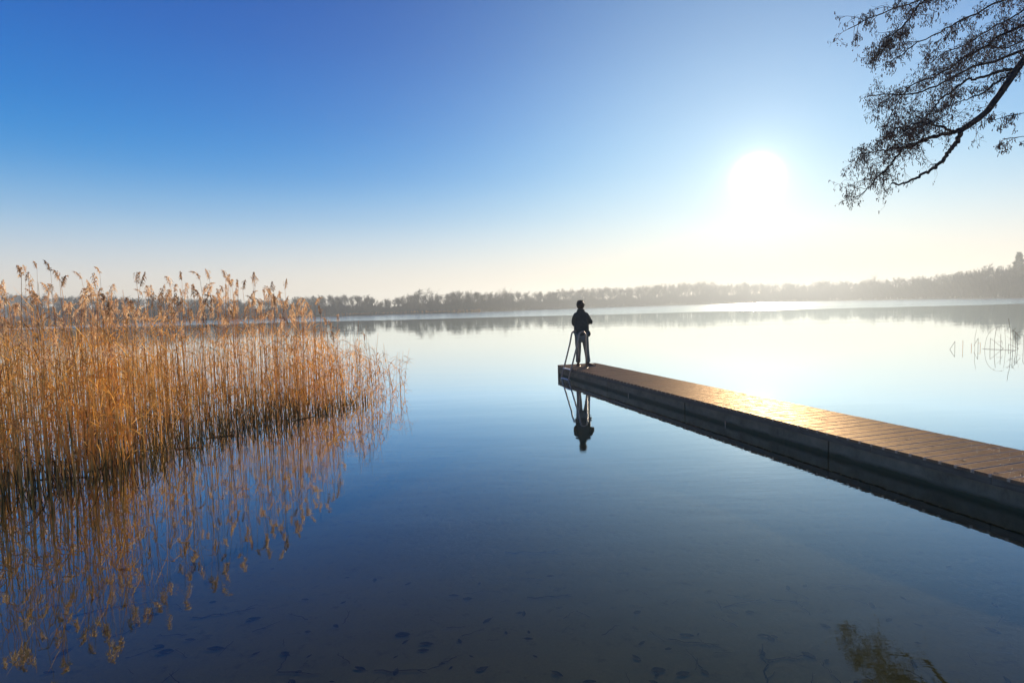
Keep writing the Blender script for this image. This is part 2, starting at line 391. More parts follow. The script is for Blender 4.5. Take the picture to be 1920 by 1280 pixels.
# local: +x = right in the photo, +y = away from the camera;  hips at .90
V = [(0, 0, .90), (0, .005, 1.02), (0, .01, 1.18), (-.005, .005, 1.36), (-.01, .0, 1.475), (-.012, .008, 1.55),     # 0-5 pelvis, spine, neck
     (-.165, 0, 1.395), (-.215, .03, 1.12), (-.10, .20, 1.10), (-.01, .235, 1.13),                                 # 6-9 left arm folded
     (.155, 0, 1.395), (.235, .035, 1.14), (.12, .21, 1.17), (.03, .25, 1.17),                                      # 10-13 right arm folded
     (-.09, .0, .84), (-.085, .015, .48), (-.10, -.01, .09),                                                        # 14-16 left leg
     (.09, .0, .84), (.125, .02, .48), (.165, -.01, .09)]                                                           # 17-19 right leg
Ed = [(0, 1), (1, 2), (2, 3), (3, 4), (4, 5), (3, 6), (6, 7), (7, 8), (8, 9), (3, 10), (10, 11), (11, 12), (12, 13), (0, 14), (14, 15), (15, 16), (0, 17), (17, 18), (18, 19)]
Ra = [(.10, .14), (.095, .13), (.10, .135), (.095, .13), (.07, .07), (.062, .062), .055, .042, .036, .03, .055, .042, .036, .03, .085, .055, .038, .085, .055, .038]
body = skin('body', V, Ed, Ra)
per = link('person', None, loc=tuple(pf), label='person in dark jacket and jeans standing with folded arms at the jetty end', cat='person')
per.rotation_euler.z = -D2R(8)
mb = MB(); hc = np.array([-.015, .03, 1.645]); K, M_ = 20, 14; vs_ = []
for i in range(M_ + 1):
    ph = math.pi * i / M_
    for j in range(K):
        a = 2 * math.pi * j / K
        x, y, z_ = math.sin(ph) * math.sin(a), math.sin(ph) * math.cos(a), math.cos(ph)     # +y = face
        wx = .076 * (1 - .22 * max(0, -z_) ** 1.5); wy = .098 * (1 - .1 * max(0, -z_))
        X, Y, Z = x * wx, y * wy, z_ * .118
        if y > .9 and -.35 < z_ < .1: Y += .024 * (1 - abs(z_ + .12) / .3) * (1 if abs(x) < .2 else .2)     # nose
        if y > .55 and .3 < abs(x) < .6 and -.1 < z_ < .25: Y -= .010                                       # eye sockets
        if y > .7 and -.62 < z_ < -.45 and abs(x) < .5: Y += .006                                           # lips
        if y > .6 and z_ < -.75: Y += .012                                                                  # chin
        vs_.append(hc + (X, Y, Z))
mb.add(vs_, [(i * K + j, i * K + (j + 1) % K, (i + 1) * K + (j + 1) % K, (i + 1) * K + j) for i in range(M_) for j in range(K)])
for sg in (-1, 1): mb.ball(hc + (sg * .078, -.005, -.01), .03, 8, 6, (.35, .7, 1.1))      # ears
def hand(mb, c, dx):                    # palm and five curled fingers lying on the other sleeve
    c = np.array(c, float); mb.ball(c, .04, 8, 6, (1.0, .45, .9))
    for i, L in enumerate((.062, .072, .068, .054)):
        z_ = .026 - i * .018; p0 = c + (dx * .03, .012, z_)
        mb.tube([p0, p0 + (dx * L * .45, .008, -.002), p0 + (dx * L * .8, -.004, -.006), p0 + (dx * L * .98, -.022, -.009)], [.009, .009, .008, .006], 6)
    p0 = c + (-dx * .012, .0, .032); mb.tube([p0, p0 + (dx * .018, .006, .02), p0 + (dx * .04, .004, .03)], [.011, .010, .007], 6)
hand(mb, (.07, .265, 1.12), 1); hand(mb, (-.06, .285, 1.165), -1)
link('body', joinmesh('body', body, mb, SKINM), per)
jk = skin('jacket', [(-.005, .005, .74), (0, .005, .92), (0, .01, 1.10), (0, .01, 1.24), (-.008, .005, 1.37), (-.012, .002, 1.47), (-.013, .01, 1.555),
     (-.15, 0, 1.385), (-.195, .0, 1.27), (-.205, .03, 1.13), (-.12, .19, 1.10), (-.03, .235, 1.12),
     (.14, 0, 1.385), (.19, .005, 1.29), (.225, .04, 1.165), (.12, .22, 1.18), (.04, .26, 1.18)],
    [(0, 1), (1, 2), (2, 3), (3, 4), (4, 5), (5, 6), (4, 7), (7, 8), (8, 9), (9, 10), (10, 11), (4, 12), (12, 13), (13, 14), (14, 15), (15, 16)],
    [(.15, .215), (.155, .22), (.155, .225), (.15, .22), (.13, .19), (.105, .115), (.094, .094), .085, .078, .072, .06, .05, .085, .080, .078, .066, .052])
jmb = MB(); jmb.ball((.185, .0, .87), .075, 10, 8, (.8, .9, 1.15)); jmb.ball((-.008, -.02, 1.50), .105, 12, 8, (1.0, .8, .5))       # bulging pocket, dropped hood
jmb.ball((.255, .05, 1.19), .062, 8, 6, (.75, .8, 1.15))
link('jacket', joinmesh('jacket', jk, jmb, JACK), per)
tr_ = skin('trousers', [(0, 0, .86), (-.088, .0, .80), (-.10, .01, .62), (-.088, .018, .46), (-.10, -.002, .25), (-.105, -.01, .08),
     (.088, .0, .80), (.108, .01, .62), (.122, .02, .46), (.148, 0, .25), (.165, -.008, .08)],
    [(0, 1), (1, 2), (2, 3), (3, 4), (4, 5), (0, 6), (6, 7), (7, 8), (8, 9), (9, 10)], [(.13, .175), .112, .095, .078, .068, .074, .112, .095, .078, .068, .074])
link('trousers', joinmesh('trousers', tr_, MB(), JEANS), per)
def shoe(x0, y0, ang):
    ca, sa = math.sin(ang), math.cos(ang)        # toe direction
    for part, z0, z1, ex, mat in (('shoe', .018, .1, 0, SHOE), ('sole', 0.001, .02, .006, SOLE)):
        mb = MB(); rows = []
        for i in range(11):
            u = i / 10; y = -.075 + .28 * u
            wd = (.036 + .012 * math.sin(min(1, u * 1.25) * math.pi * .8)) * (1 if .04 < u < .9 else .62) + ex
            top = z1 if part == 'sole' else (.098 if u < .32 else .098 - (u - .32) * .075 / .6)
            if u > .92 and part == 'shoe': top = .04
            for a in np.linspace(0, math.pi, 9):
                xx = wd * math.cos(a); zz_ = z0 + (top - z0) * (math.sin(a) ** .6)
                rows.append((x0 + y * ca + xx * sa, y0 + y * sa - xx * ca, zz_))
        ff = [(i * 9 + j, i * 9 + j + 1, (i + 1) * 9 + j + 1, (i + 1) * 9 + j) for i in range(10) for j in range(8)]
        ff += [(i * 9 + 8, i * 9, (i + 1) * 9, (i + 1) * 9 + 8) for i in range(10)] + [tuple(range(9)), tuple(reversed(range(90, 99)))]
        mb.add(rows, ff)
        if part == 'shoe': sh = link('shoe', mb.mesh('shoe', mat, True), per)
        else: link('sole', mb.mesh('sole', mat, True), sh)
shoe(-.105, -.02, D2R(8)); shoe(.165, -.02, D2R(70))
mb = MB(); vs_ = []
for i in range(11):
    ph = math.pi * .80 * i / 10
    for j in range(24):
        a = 2 * math.pi * j / 24; x, y, z_ = math.sin(ph) * math.sin(a), math.sin(ph) * math.cos(a), math.cos(ph)
        k_ = 1.0 + .05 * math.sin(a * 7 + i) * (i > 1)
        lim = 1.0 if y < .35 else (1.0 if z_ > .35 else .86)
        vs_.append(hc + (x * .106 * k_ * lim, y * .118 * k_ * lim - .006, z_ * .130 * k_ + .002))
mb.add(vs_, [(i * 24 + j, i * 24 + (j + 1) % 24, (i + 1) * 24 + (j + 1) % 24, (i + 1) * 24 + j) for i in range(10) for j in range(24)])
for i in range(70):
    a = random.uniform(0, 2 * math.pi); ph = random.uniform(.6, 1.9)
    n_ = np.array([math.sin(ph) * math.sin(a), math.sin(ph) * math.cos(a), math.cos(ph)])
    if n_[1] > .5 and n_[2] < .3: continue
    p0 = hc + n_ * (.102, .114, .134); d_ = nrm(n_ + rng.normal(0, .5, 3)); mb.tube([p0, p0 + d_ * .018, p0 + d_ * .03 + (0, 0, -.006)], [.006, .005, .002], 4)
link('hair', mb.mesh('hair', HAIR, True), per)

# ------------------------------------------------------------------ reeds
STEM = leafy('reed_stem', [(.28, (.035, .02, .008)), (.42, (.30, .13, .03)), (.5, (.72, .33, .06)), (.62, (.90, .50, .14)), (.75, (.16, .14, .035))], .3)
LEAF = leafy('reed_leaf', [(.3, (.05, .022, .008)), (.45, (.50, .21, .035)), (.58, (.87, .39, .06)), (.75, (.95, .66, .26))], .6)
PLUME = leafy('reed_plume', [(.3, (.10, .05, .025)), (.45, (.50, .29, .13)), (.58, (.86, .58, .32)), (.75, (.95, .76, .5))], .55, 5)

def stem_path(h, lean, curve, n=7):
    z_ = np.linspace(0, 1, n); a = random.uniform(0, 2 * math.pi)
    off = lean * z_ + curve * z_ ** 2.2
    w2 = random.uniform(-.012, .012)
    return np.stack([off * math.cos(a) + w2 * np.sin(z_ * 7), off * math.sin(a) * .8, z_ * h], 1)
def add_plume(mb, top, tdir, L, n, droop, side):
    """feathery seed head: short hair tufts down one side of a thin axis"""
    top = np.asarray(top, float); ax = nrm(tdir); sd = np.array([math.cos(side), math.sin(side), 0])
    pts = [top + ax * L * u + sd * droop * u * u * L + np.array([0, 0, -droop * .55 * u ** 3 * L]) for u in np.linspace(0, 1, 6)]
    mb.tube(pts, [.003, .003, .0026, .002, .0015, .001], 3)
    pts = np.array(pts)
    for i in range(n):
        u = (i + random.random()) / n; k = min(4, int(u * 5)); q = pts[k] + (pts[k + 1] - pts[k]) * (u * 5 - k)
        env = math.sin(math.pi * min(1, .16 + u * .84)) ** .8 * (1 - .35 * u)
        a = side + random.gauss(0, .95); d = np.array([math.cos(a), math.sin(a), 0])
        ll = L * .34 * env * random.uniform(.5, 1.1)
        e1 = q + d * ll * .55 + ax * ll * .45; e2 = q + d * ll * .95 + np.array([0, 0, -ll * random.uniform(-.1, .55)])
        b = random.uniform(0, 2 * math.pi); wv_ = np.array([math.cos(b) * .6, math.sin(b) * .6, .5])
        mb.blade([q, e1, e2], [.004, random.uniform(.010, .021), .003], wv_)
def add_leaf(mb, p, L, a, up, bend=True):
    d = np.array([math.cos(a), math.sin(a), 0]); p = np.asarray(p, float)
    if bend:   # rises, kinks and hangs
        k1 = p + d * L * .35 + np.array([0, 0, up * L * .5]); k2 = k1 + d * L * .3 + np.array([0, 0, -.12 * L]); k3 = k2 + d * L * .18 + np.array([0, 0, -L * .32])
        mb.blade([p, (p + k1) / 2 + (0, 0, .02), k1, k2, k3], [.008, .013, .012, .009, .002], np.array([-d[1] * .8, d[0] * .8, .5]))
    else:      # stiff straight dry blade
        k1 = p + d * L * .6 + np.array([0, 0, up * L]); mb.blade([p, (p + k1) / 2 + (0, 0, -.01), k1], [.007, .008, .001], np.array([-d[1] * .7, d[0] * .7, .6]))

# variants of a whole reed; measures for height 2.5
def reed_parts(seed, plume=True, leaves=3, h=2.45, thick=1.0):
    random.seed(seed)
    pth = stem_path(h, random.uniform(-.06, .10), random.uniform(0, .22))
    st = MB(); st.tube(pth, np.linspace(.0048, .0021, 7) * thick, 4, cap=False)
    parts = [('stem', st, STEM)]
    if plume:
        pm = MB(); td = nrm(pth[-1] - pth[-2]); add_plume(pm, pth[-1] - td * .02, td, random.uniform(.17, .26), 50, random.uniform(.1, .75), random.uniform(-.5, .5) + (math.pi if random.random() < .6 else 0))
        parts.append(('plume', pm, PLUME))
    for i in range(leaves):
        u = random.uniform(.25, .85); k = int(u * 6); q = pth[k] + (pth[k + 1] - pth[k]) * (u * 6 - k)
        lf = MB(); add_leaf(lf, q, random.uniform(.22, .5), random.uniform(0, 2 * math.pi), random.uniform(.3, .9), random.random() < .55)
        parts.append(('leaf', lf, LEAF))
    return parts
random.seed(11)
VAR = []
for i in range(22):
    ps = reed_parts(100 + i, True, 2 + i % 3); VAR.append([(n, m.mesh('reed_' + n, mt), m) for n, m, mt in ps])
VARB = []                                # headless, broken, many stiff side leaves: the thin outer stems
for i in range(12):
    ps = reed_parts(300 + i, False, 7 + i % 4, 2.45, .95); VARB.append([(n, m.mesh('reed_' + n, mt), m) for n, m, mt in ps])

FRONT = [(-160, 950), (0, 930), (110, 908), (200, 888), (280, 872), (350, 846), (400, 828), (483, 800), (583, 784), (650, 768), (700, 752), (750, 740)]
BACKY = [(-160, 640), (0, 645), (120, 655), (200, 675), (300, 700), (400, 706), (483, 712), (583, 724), (650, 730), (700, 732), (750, 733)]
def interp(tab, x): return float(np.interp(x, [a for a, b in tab], [b for a, b in tab]))
TOPH = [(-160, 2.86), (0, 2.82), (100, 2.86), (200, 2.82), (330, 2.78), (450, 2.84), (540, 2.76), (575, 2.45), (620, 2.2), (660, 1.95), (690, 1.7), (720, 1.35), (750, 1.15)]
def base_at(px, u):                      # u 0 = front edge of the bed, 1 = back edge
    f_, b_ = at_z(px, interp(FRONT, px)), at_z(px, interp(BACKY, px))
    p = f_ + (b_ - f_) * u
    return p
def zbed(p): return float(ground_h(np.array([[p[0], p[1], 0]]))[0])

grp = 'dry reeds standing in the water on the left'
LAB = lambda px: ('golden dry reed with feathery head in the thick left end of the reed bed' if px < 190 else
                  'golden dry reed with feathery head in the middle of the reed bed' if px < 400 else
                  'golden dry reed with feathery head in the thinner right half of the reed bed' if px < 575 else
                  'short dark headless reed at the sparse right fringe of the reed bed')
def place_reed(var, base, H, rot, label, group, lean=(0, 0), first=None):
    zb = max(zbed(base), -.9); h = H - zb
    root = link('reed', None, loc=(base[0], base[1], zb), label=label, cat='reed', group=group)
    root.rotation_euler = (lean[1], lean[0], rot); s3 = h / 2.62
    for n, me, m in var:
        c = link(n, me, root)
        c.scale = (1, 1, s3) if n == 'stem' else (1, 1, s3)
        if n != 'stem':    # keep leaf and plume size, move along the stem
            z0 = m.v[0][0][2]; k = 1 / s3 if s3 < .8 else 1
            c.scale = (1, 1, 1); c.location = (0, 0, z0 * s3 - z0)
    return root
# notable tall heads traced from the photo: (px x, top y, label)
NOTE = [(118, 457, 'tallest reed of the bed with a dark ragged head bent over right'),
        (91, 459, 'tall reed with an upright slim golden head just left of the tallest one'),
        (68, 472, 'tall reed with a broad head drooping left above the left end of the bed'),
        (20, 470, 'tall reed with a slim pale head near the left edge of the photo'),
        (173, 476, 'tall reed with a fringed dark head right of the tallest reed'),
        (207, 467, 'tall reed with twin tufted head standing above the left part of the bed'),
        (283, 484, 'tall reed with a full golden head in the middle of the bed'),
        (320, 506, 'lone slim reed with a small head in the gap in the middle of the bed'),
        (358, 479, 'tall reed with a narrow head, first of the right half of the bed'),
        (392, 474, 'tall reed with a slender upright head above the right half of the bed'),
        (409, 476, 'tall reed with short drooping tufts beside the slender upright one'),
        (438, 476, 'tall reed on a bare thin stem with a dark short head, right half'),
        (449, 489, 'reed with a dark head tipping right next to the bare thin stem'),
        (487, 484, 'tall reed with a very slim tip above the right half of the bed'),
        (546, 500, 'rightmost of the tall reeds, head bowed to the left'),
        (600, 535, 'dark reed head standing alone right of the tall reeds'),
        (590, 541, 'pale reed head leaning right beside the lone dark head'),
        (685, 590, 'low reed with broken leaves spread like a tent at the right fringe')]
cnt = 0
for i, (px, ty, lb) in enumerate(NOTE):
    u = .10 + .05 * (i % 3) if px < 560 else .3
    b = base_at(px, u); H = CAMH + (at_y(px, ty, b[1])[2] - CAMH)
    v = VAR[i % len(VAR)] if i < 17 else VARB[2]
    # base shifted so that the head, not the foot, stands at px
    topoff = v[0][2].v[0][-1] * 1.0
    place_reed(v, (b[0] - topoff[0], b[1] - topoff[1], 0), H - .2, 0, lb, grp); cnt += 1
random.seed(21)
for i in range(215):
    px = random.uniform(-90, 575) if random.random() < .92 else random.uniform(560, 640); u = random.random() ** 1.4 * .8
    b = base_at(px, u); H = interp(TOPH, px) * (random.uniform(.86, 1.01) if i % 3 else random.uniform(.74, .88)) - .2
    v = random.choice(VAR)
    place_reed(v, b, H, random.uniform(0, 6.28), LAB(min(px, 574)), grp + (' with heads, ' + ('left end' if px < 190 else 'middle' if px < 400 else 'right half')), (random.gauss(0, .02), random.gauss(0, .02))); cnt += 1
for i in range(62):
    px = 585 + (i % 31) * 5.6 + random.uniform(-4, 4); u = random.random()
    b = base_at(px, u); H = interp(TOPH, px) * random.uniform(.55, 1.0)
    place_reed(VARB[i % 12], b, H, random.uniform(0, 6.28), LAB(600), 'short headless reeds at the right fringe of the bed', (random.gauss(.015, .05), random.gauss(0, .05))); cnt += 1
print('reeds', cnt)

# the thousands behind and between: one mass per material family in one object
def mass(name, label, items, mats):
    mbs = MB(); mi = []
    for n, m, M4 in items:
        v = np.concatenate(m.v); v = v @ M4[:3, :3].T + M4[:3, 3]
        mbs.add(v, m.f); mi += [n] * len(m.f)
    me = mbs.mesh(name, None)
    for mt in mats: me.materials.append(mt)
    me.polygons.foreach_set('material_index', np.array(mi, np.int32)); me.update()
    return link(name, me, label=label, cat='reeds', kind='stuff')
random.seed(5); items = []; IDX = {'stem': 0, 'plume': 1, 'leaf': 2}
def rotm(a, lx, ly):
    return np.array(Matrix.Rotation(a, 3, 'Z') @ Matrix.Rotation(lx, 3, 'X') @ Matrix.Rotation(ly, 3, 'Y'))
NM = 880
for i in range(NM):
    px = random.uniform(-160, 600) if i % 7 else 560 + 150 * random.random() ** 1.4
    if random.random() < .25: px = random.uniform(-160, 260)
    u = random.random() ** (1.9 if px < 250 else 1.0)
    b = base_at(px, u)
    H = interp(TOPH, px) * (random.uniform(.55, .86) if i % 3 else random.uniform(.8, .96)) - .2; zb = max(zbed(b), -.9); s3 = (H - zb) / 2.62
    v = random.choice(VAR) if px < 590 and random.random() < .42 else random.choice(VARB)
    Rm = rotm(random.uniform(0, 6.28), random.gauss(0, .025), random.gauss(0, .025))
    for n, me, m in v:
        M4 = np.eye(4); S = np.diag([1, 1, s3 if n == 'stem' else 1.0]); z0 = m.v[0][0][2] if n != 'stem' else 0
        M4[:3, :3] = Rm @ S; M4[:3, 3] = np.array([b[0], b[1], zb]) + Rm @ np.array([0, 0, z0 * s3 - z0])
        items.append((IDX[n], m, M4))
# short broken stalks and hanging leaves filling the lower half
for i in range(2300):
    px = 700 - 860 * random.random() ** .62 if i % 4 else random.uniform(-160, 300); u = random.random() ** (1.9 if px < 250 else 1.0)
    b = base_at(px, u); zb = max(zbed(b), -.5)
    lim = 1.55 if px < 560 else 1.1
    h = random.uniform(.35, lim) - zb; lx = random.gauss(0, .055)
    m = MB(); a = random.uniform(0, 6.28); e = np.array([math.cos(a), math.sin(a), 0]) * h * random.gauss(0, .055)
    bb = random.uniform(-.9, .9); m.blade([(0, 0, 0), e * .4 + (0, 0, h * .55), e + (0, 0, h)], [.010, .009, .004], np.array([math.cos(bb), math.sin(bb), 0]))
    M4 = np.eye(4); M4[:3, 3] = (b[0], b[1], zb); items.append((0, m, M4))
    if random.random() < .9:
        m = MB(); add_leaf(m, e * .5 + np.array([0, 0, h * random.uniform(.5, 1)]), random.uniform(.15, .45), random.uniform(0, 6.28), random.uniform(.2, 1.0), random.random() < .6)
        items.append((2, m, M4))
for i in range(2300):  # low dark stalks added to imitate shade at the foot of the bed
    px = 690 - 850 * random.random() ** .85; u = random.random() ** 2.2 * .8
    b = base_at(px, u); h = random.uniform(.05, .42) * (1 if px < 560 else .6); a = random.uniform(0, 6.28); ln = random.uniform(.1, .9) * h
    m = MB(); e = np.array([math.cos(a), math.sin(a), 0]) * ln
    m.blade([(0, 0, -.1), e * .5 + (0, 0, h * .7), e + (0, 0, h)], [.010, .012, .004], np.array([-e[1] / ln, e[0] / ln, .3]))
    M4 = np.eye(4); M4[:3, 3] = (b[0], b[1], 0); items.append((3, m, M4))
FOOTSHADE = leafy('reed_foot_shade', [(.3, (.022, .02, .008)), (.5, (.07, .06, .02)), (.75, (.22, .14, .04))], .25)  # self-shade of the dense reeds put into a dark olive colour
mass('reed_bed', 'dense golden mass of dry reeds and broken stalks behind the front reeds', items, [STEM, PLUME, LEAF, FOOTSHADE])

# fallen stems floating along the front of the bed
random.seed(31)
FALL = [(330, 842, 375, 838, 'dark fallen reed stem floating at the front of the bed below its middle'), (385, 822, 440, 815, 'thin fallen reed stem floating in front of the thin right half of the bed'),
        (545, 790, 590, 780, 'thin dark stem floating near the right fringe of the bed'), (160, 885, 235, 868, 'long fallen reed stem floating in front of the left part of the bed'),
        (60, 900, 170, 893, 'fallen stem floating at the foot of the thick left reeds')]
for x0, y0, x1, y1, lb in FALL:
    a, b = at_z(x0, y0, .004), at_z(x1, y1, .006); m = MB(); mid = (a + b) / 2 + (0, .02, .004)
    m.tube([a, mid, b], [.007, .008, .005], 5); me = m.mesh('fallen_reed', STEM); link('fallen_reed', me, label=lb, cat='fallen reed')
for (x0, y0, x1, y1, x2, y2, lb) in [(0, 794, 45, 798, 105, 905, 'pale bent reed arching down to the water at the left edge of the photo'), (0, 834, 50, 850, 92, 905, 'second, lower pale bent reed arching at the left edge of the photo')]:
    D = 6.1; a, b, c = at_y(x0, y0, D), at_y(x1, y1, D), at_y(x2, y2, D)
    m = MB(); uu = np.linspace(0, 1, 9); pts = [(1 - q) ** 2 * a + 2 * q * (1 - q) * (b + (b - (a + c) / 2) * .4) + q * q * c for q in uu]
    pts.insert(0, a + (a - b) * .8 + (0, 0, -.3)); pts.append(np.array([c[0] + .05, c[1], -.3]))
    m.tube(pts, .0045, 4); link('bent_reed', m.mesh('bent_reed', PLUME), label=lb, cat='reed')

# broken reeds standing in open water on the right
DARK = simple('dark_reed', (.03, .022, .016), (.09, .06, .04), 8, .7, .2)
G = 'broken reeds standing in open water beyond the jetty'
SP = [([(1781, 652), (1790.5, 640)], [(1790.5, 640), (1790.5, 652)], 'small triangle of a snapped reed, farthest left of the broken reeds in open water'),
      ([(1805.5, 651), (1805.5, 638)], None, 'short sunlit reed stub right of the small triangle'),
      ([(1821.5, 652), (1821.5, 644)], None, 'very short pale reed stub in open water'),
      ([(1828, 655), (1828, 632), (1831, 618)], None, 'thin tall reed leaning right at the left of the broken clump'),
      ([(1834, 656), (1834, 634), (1826, 648)], None, 'snapped reed folded to the left beside the thin tall reed'),
      ([(1838, 653), (1838, 642), (1834, 644)], None, 'short orange lit stub in the broken clump'),
      ([(1845, 656), (1847, 638), (1856, 620), (1872, 611), (1884, 613)], None, 'long thin reed arching high over the broken clump'),
      ([(1856, 655), (1857, 634), (1884, 655)], None, 'reed snapped at the top and folded down to the right'),
      ([(1864, 655), (1865, 636), (1868, 616)], None, 'upright thin reed inside the broken clump'),
      ([(1877, 656), (1876.5, 626)], None, 'dark straight reed stalk in the middle of the broken clump'),
      ([(1890, 656), (1891, 645), (1917, 656)], None, 'reed folded low to the right near the photo edge'),
      ([(1888, 645), (1884, 616)], None, 'faint thin reed leaning left in the broken clump'),
      ([(1896, 657), (1895, 622), (1891, 597)], None, 'tallest dark stalk of the broken clump'),
      ([(1900, 657), (1899, 618), (1909, 629)], None, 'dark stalk with leaf hooked to the right'),
      ([(1905, 658), (1904, 622), (1914, 634)], None, 'dark stalk with drooping leaves near the photo edge'),
      ([(1909, 658), (1907, 634)], None, 'short dark stalk near the photo edge'),
      ([(1919, 658), (1919, 630), (1925, 618)], None, 'stalk cut by the right edge of the photo')]
for i, (pts, p2, lb) in enumerate(SP):
    D = at_z(pts[0][0], 655)[1] + (i % 3) * .2; m = MB()
    P = [at_y(x, y, D + .03 * k) for k, (x, y) in enumerate(pts)]; P[0][2] = -.5 if i != 0 else 0.0
    if p2: q = [at_y(x, y, D) for x, y in p2]; q[-1][2] = -.4; m.tube(q, .006, 4)
    if len(P) > 3:
        P = np.array(P); uu = np.linspace(0, len(P) - 1, 14); P = np.stack([np.interp(uu, range(len(P)), P[:, k]) for k in range(3)], 1)
        for _ in range(2): P[1:-1] = (P[:-2] + P[2:] + 2 * P[1:-1]) / 4
    m.tube(P, .007 if i not in (6, 3, 11) else .0045, 4)
    if i in (9, 12, 13, 14, 15):
        for k in range(4):
            a = P[0] + (P[1] - P[0]) * random.uniform(.7, 1.0); add_leaf(m, a, random.uniform(.15, .4), random.uniform(0, 6.28), random.uniform(.1, .7), k % 2 == 0)
    link('broken_reed', m.mesh('broken_reed', STEM if i in (1, 2, 5) else DARK), label=lb, cat='reed', group=G)
m = MB(); a, b = at_z(1842, 653.5, .01), at_z(1904, 656.5, .01); m.tube([a, (a + b) / 2, b], .004, 4); link('floating_stem', m.mesh('floating_stem', DARK), label='thin stem floating level through the broken reed clump', cat='reed')

# distant reed belt along the left shore
random.seed(41); m = MB()
for i in range(5200):
    px = random.uniform(-60, 330); yy = interp([(-60, 604), (150, 604.5), (250, 603), (335, 601)], px) + random.uniform(-.6, 1.6) * (1 if px < 300 else .4)
    b = at_z(px, yy); h = random.uniform(1.1, 2.3) * (1 if px < 290 else .7)
    m.blade([b, b + (random.gauss(0, .1), 0, h * .6), b + (random.gauss(0, .2), 0, h)], [.16, .14, .07], np.array([1., .2, 0]))
for i in range(2600):
    px = random.uniform(640, 900); b = at_z(px, interp([(640, 592.5), (700, 590.6), (780, 588), (860, 586.4), (900, 585)], px)); h = random.uniform(.7, 1.9)
    m.blade([b + (0, 1, 0), b + (0, 1, h * .6), b + (random.gauss(0, .2), 1, h)], [.25, .22, .1], np.array([1., .2, 0]))
link('far_reed_belt', m.mesh('far_reed_belt', LEAF), label='low orange belt of reeds along the far left shore', cat='reeds', kind='stuff')

# ------------------------------------------------------------------ far wood
BARK = simple('bare_tree_bark', (.045, .038, .03), (.09, .075, .06), .3, .9, .1)
CON = simple('conifer_needles', (.018, .035, .02), (.035, .055, .03), .6, .9, .1)
def bare_tree(seed, spread=.42, dense=1.0, stemfrac=.35, raw=False):
    """unit-height leafless tree: trunk mesh and crown mesh"""
    rd = random.Random(seed); tk, cr = MB(), MB()
    top = np.array([rd.uniform(-.03, .03), 0, .72])
    tk.tube([(0, 0, -.05), (rd.uniform(-.01, .01), 0, stemfrac), top], [.020, .014, .006], 5)
    cz = .66; 
    def grow(p, d, L, w_, lvl):
        q = p + d * L; mid = (p + q) / 2 + np.array([rd.gauss(0, .05), rd.gauss(0, .05), rd.gauss(0, .04)]) * L
        cr.blade([p, mid, q], [w_, w_ * .8, w_ * .55], nrm(np.cross(d, (rd.gauss(0, .3), 1, rd.gauss(0, .3)))))
        if lvl == 0: return
        for k in range(rd.randint(3, 4) if lvl > 1 else int(7 * dense)):
            u = rd.uniform(.35, 1); dd = nrm(d + np.array([rd.gauss(0, .62), rd.gauss(0, .62), rd.gauss(.12, .42)]))
            grow(p + (q - p) * u, dd, L * rd.uniform(.5, .75), w_ * .58, lvl - 1)
    n = rd.randint(11, 14)
    for i in range(n):
        z_ = rd.uniform(stemfrac, .72); a = 2 * math.pi * i / n + rd.uniform(-.4, .4)
        up = .9 + 1.2 * (z_ - stemfrac) / (.75 - stemfrac)
        d = nrm((math.cos(a), math.sin(a), up)); L = spread * rd.uniform(.42, .62) * (1.1 if z_ < .6 else .9)
        grow(np.array([top[0] * z_ / .72, 0, z_]), d, L, .016, 3)
    v = np.concatenate(cr.v); mz = v[:, 2].max()
    for a_ in cr.v: a_[:, 2] = np.where(a_[:, 2] > stemfrac, stemfrac + (a_[:, 2] - stemfrac) * (1 - stemfrac) / (mz - stemfrac), a_[:, 2])
    if raw: return [(np.concatenate(tk.v), tk.f), (np.concatenate(cr.v), cr.f)]
    return tk.mesh('tree_trunk', BARK), cr.mesh('tree_crown', BARK)
TREES = [bare_tree(i, random.uniform(.27, .38), 1.0, random.uniform(.35, .5)) for i in range(9)]
WIDE = bare_tree(77, .66, 1.1, .28)
def conifer(seed):
    rd = random.Random(seed); tk, cr = MB(), MB(); tk.tube([(0, 0, -.05), (0, 0, .98)], [.02, .004], 5)
    for i in range(34):
        z_ = .25 + .72 * i / 33; R = .25 * (1 - z_) ** .75 + .02
        for j in range(9):
            a = rd.uniform(0, 6.28); d = np.array([math.cos(a), math.sin(a), 0]); L = R * rd.uniform(.6, 1.15)
            p = np.array([0, 0, z_]); 
            cr.blade([p, p + d * L * .6 + (0, 0, -.008), p + d * L + (0, 0, .012)], [.02, .035, .006], np.array([-d[1], d[0], .5]))
            cr.blade([p + d * L * .3, p + d * L * .8 + (0, 0, -.03)], [.03, .008], np.array([0, 0, 1.]))
    return tk.mesh('tree_trunk', BARK), cr.mesh('tree_crown', CON)
CONI = conifer(5)
OUT = [(-60, 545), (0, 546), (100, 548), (200, 551), (300, 554), (325, 549), (350, 555), (480, 557), (560, 553), (600, 552), (640, 550), (690, 550), (703, 556), (712, 562), (735, 556), (775, 547), (825, 547), (832, 551), (850, 543), (890, 541), (900, 546), (935, 544), (965, 544), (1000, 545), (1040, 540), (1060, 537), (1130, 536), (1180, 535), (1250, 529), (1300, 526), (1335, 525), (1345, 530), (1400, 527), (1420, 529), (1440, 528), (1490, 527), (1500, 531), (1540, 524), (1590, 524), (1605, 527), (1620, 521), (1660, 521), (1690, 516), (1720, 516), (1780, 509), (1800, 505), (1850, 499), (1900, 495), (1980, 488), (2060, 484)]
SHORE = [(-60, 606), (200, 606.5), (330, 601)] + [(x, y) for x, y in reversed(shore_px) if x > 330] + [(2060, 556)]
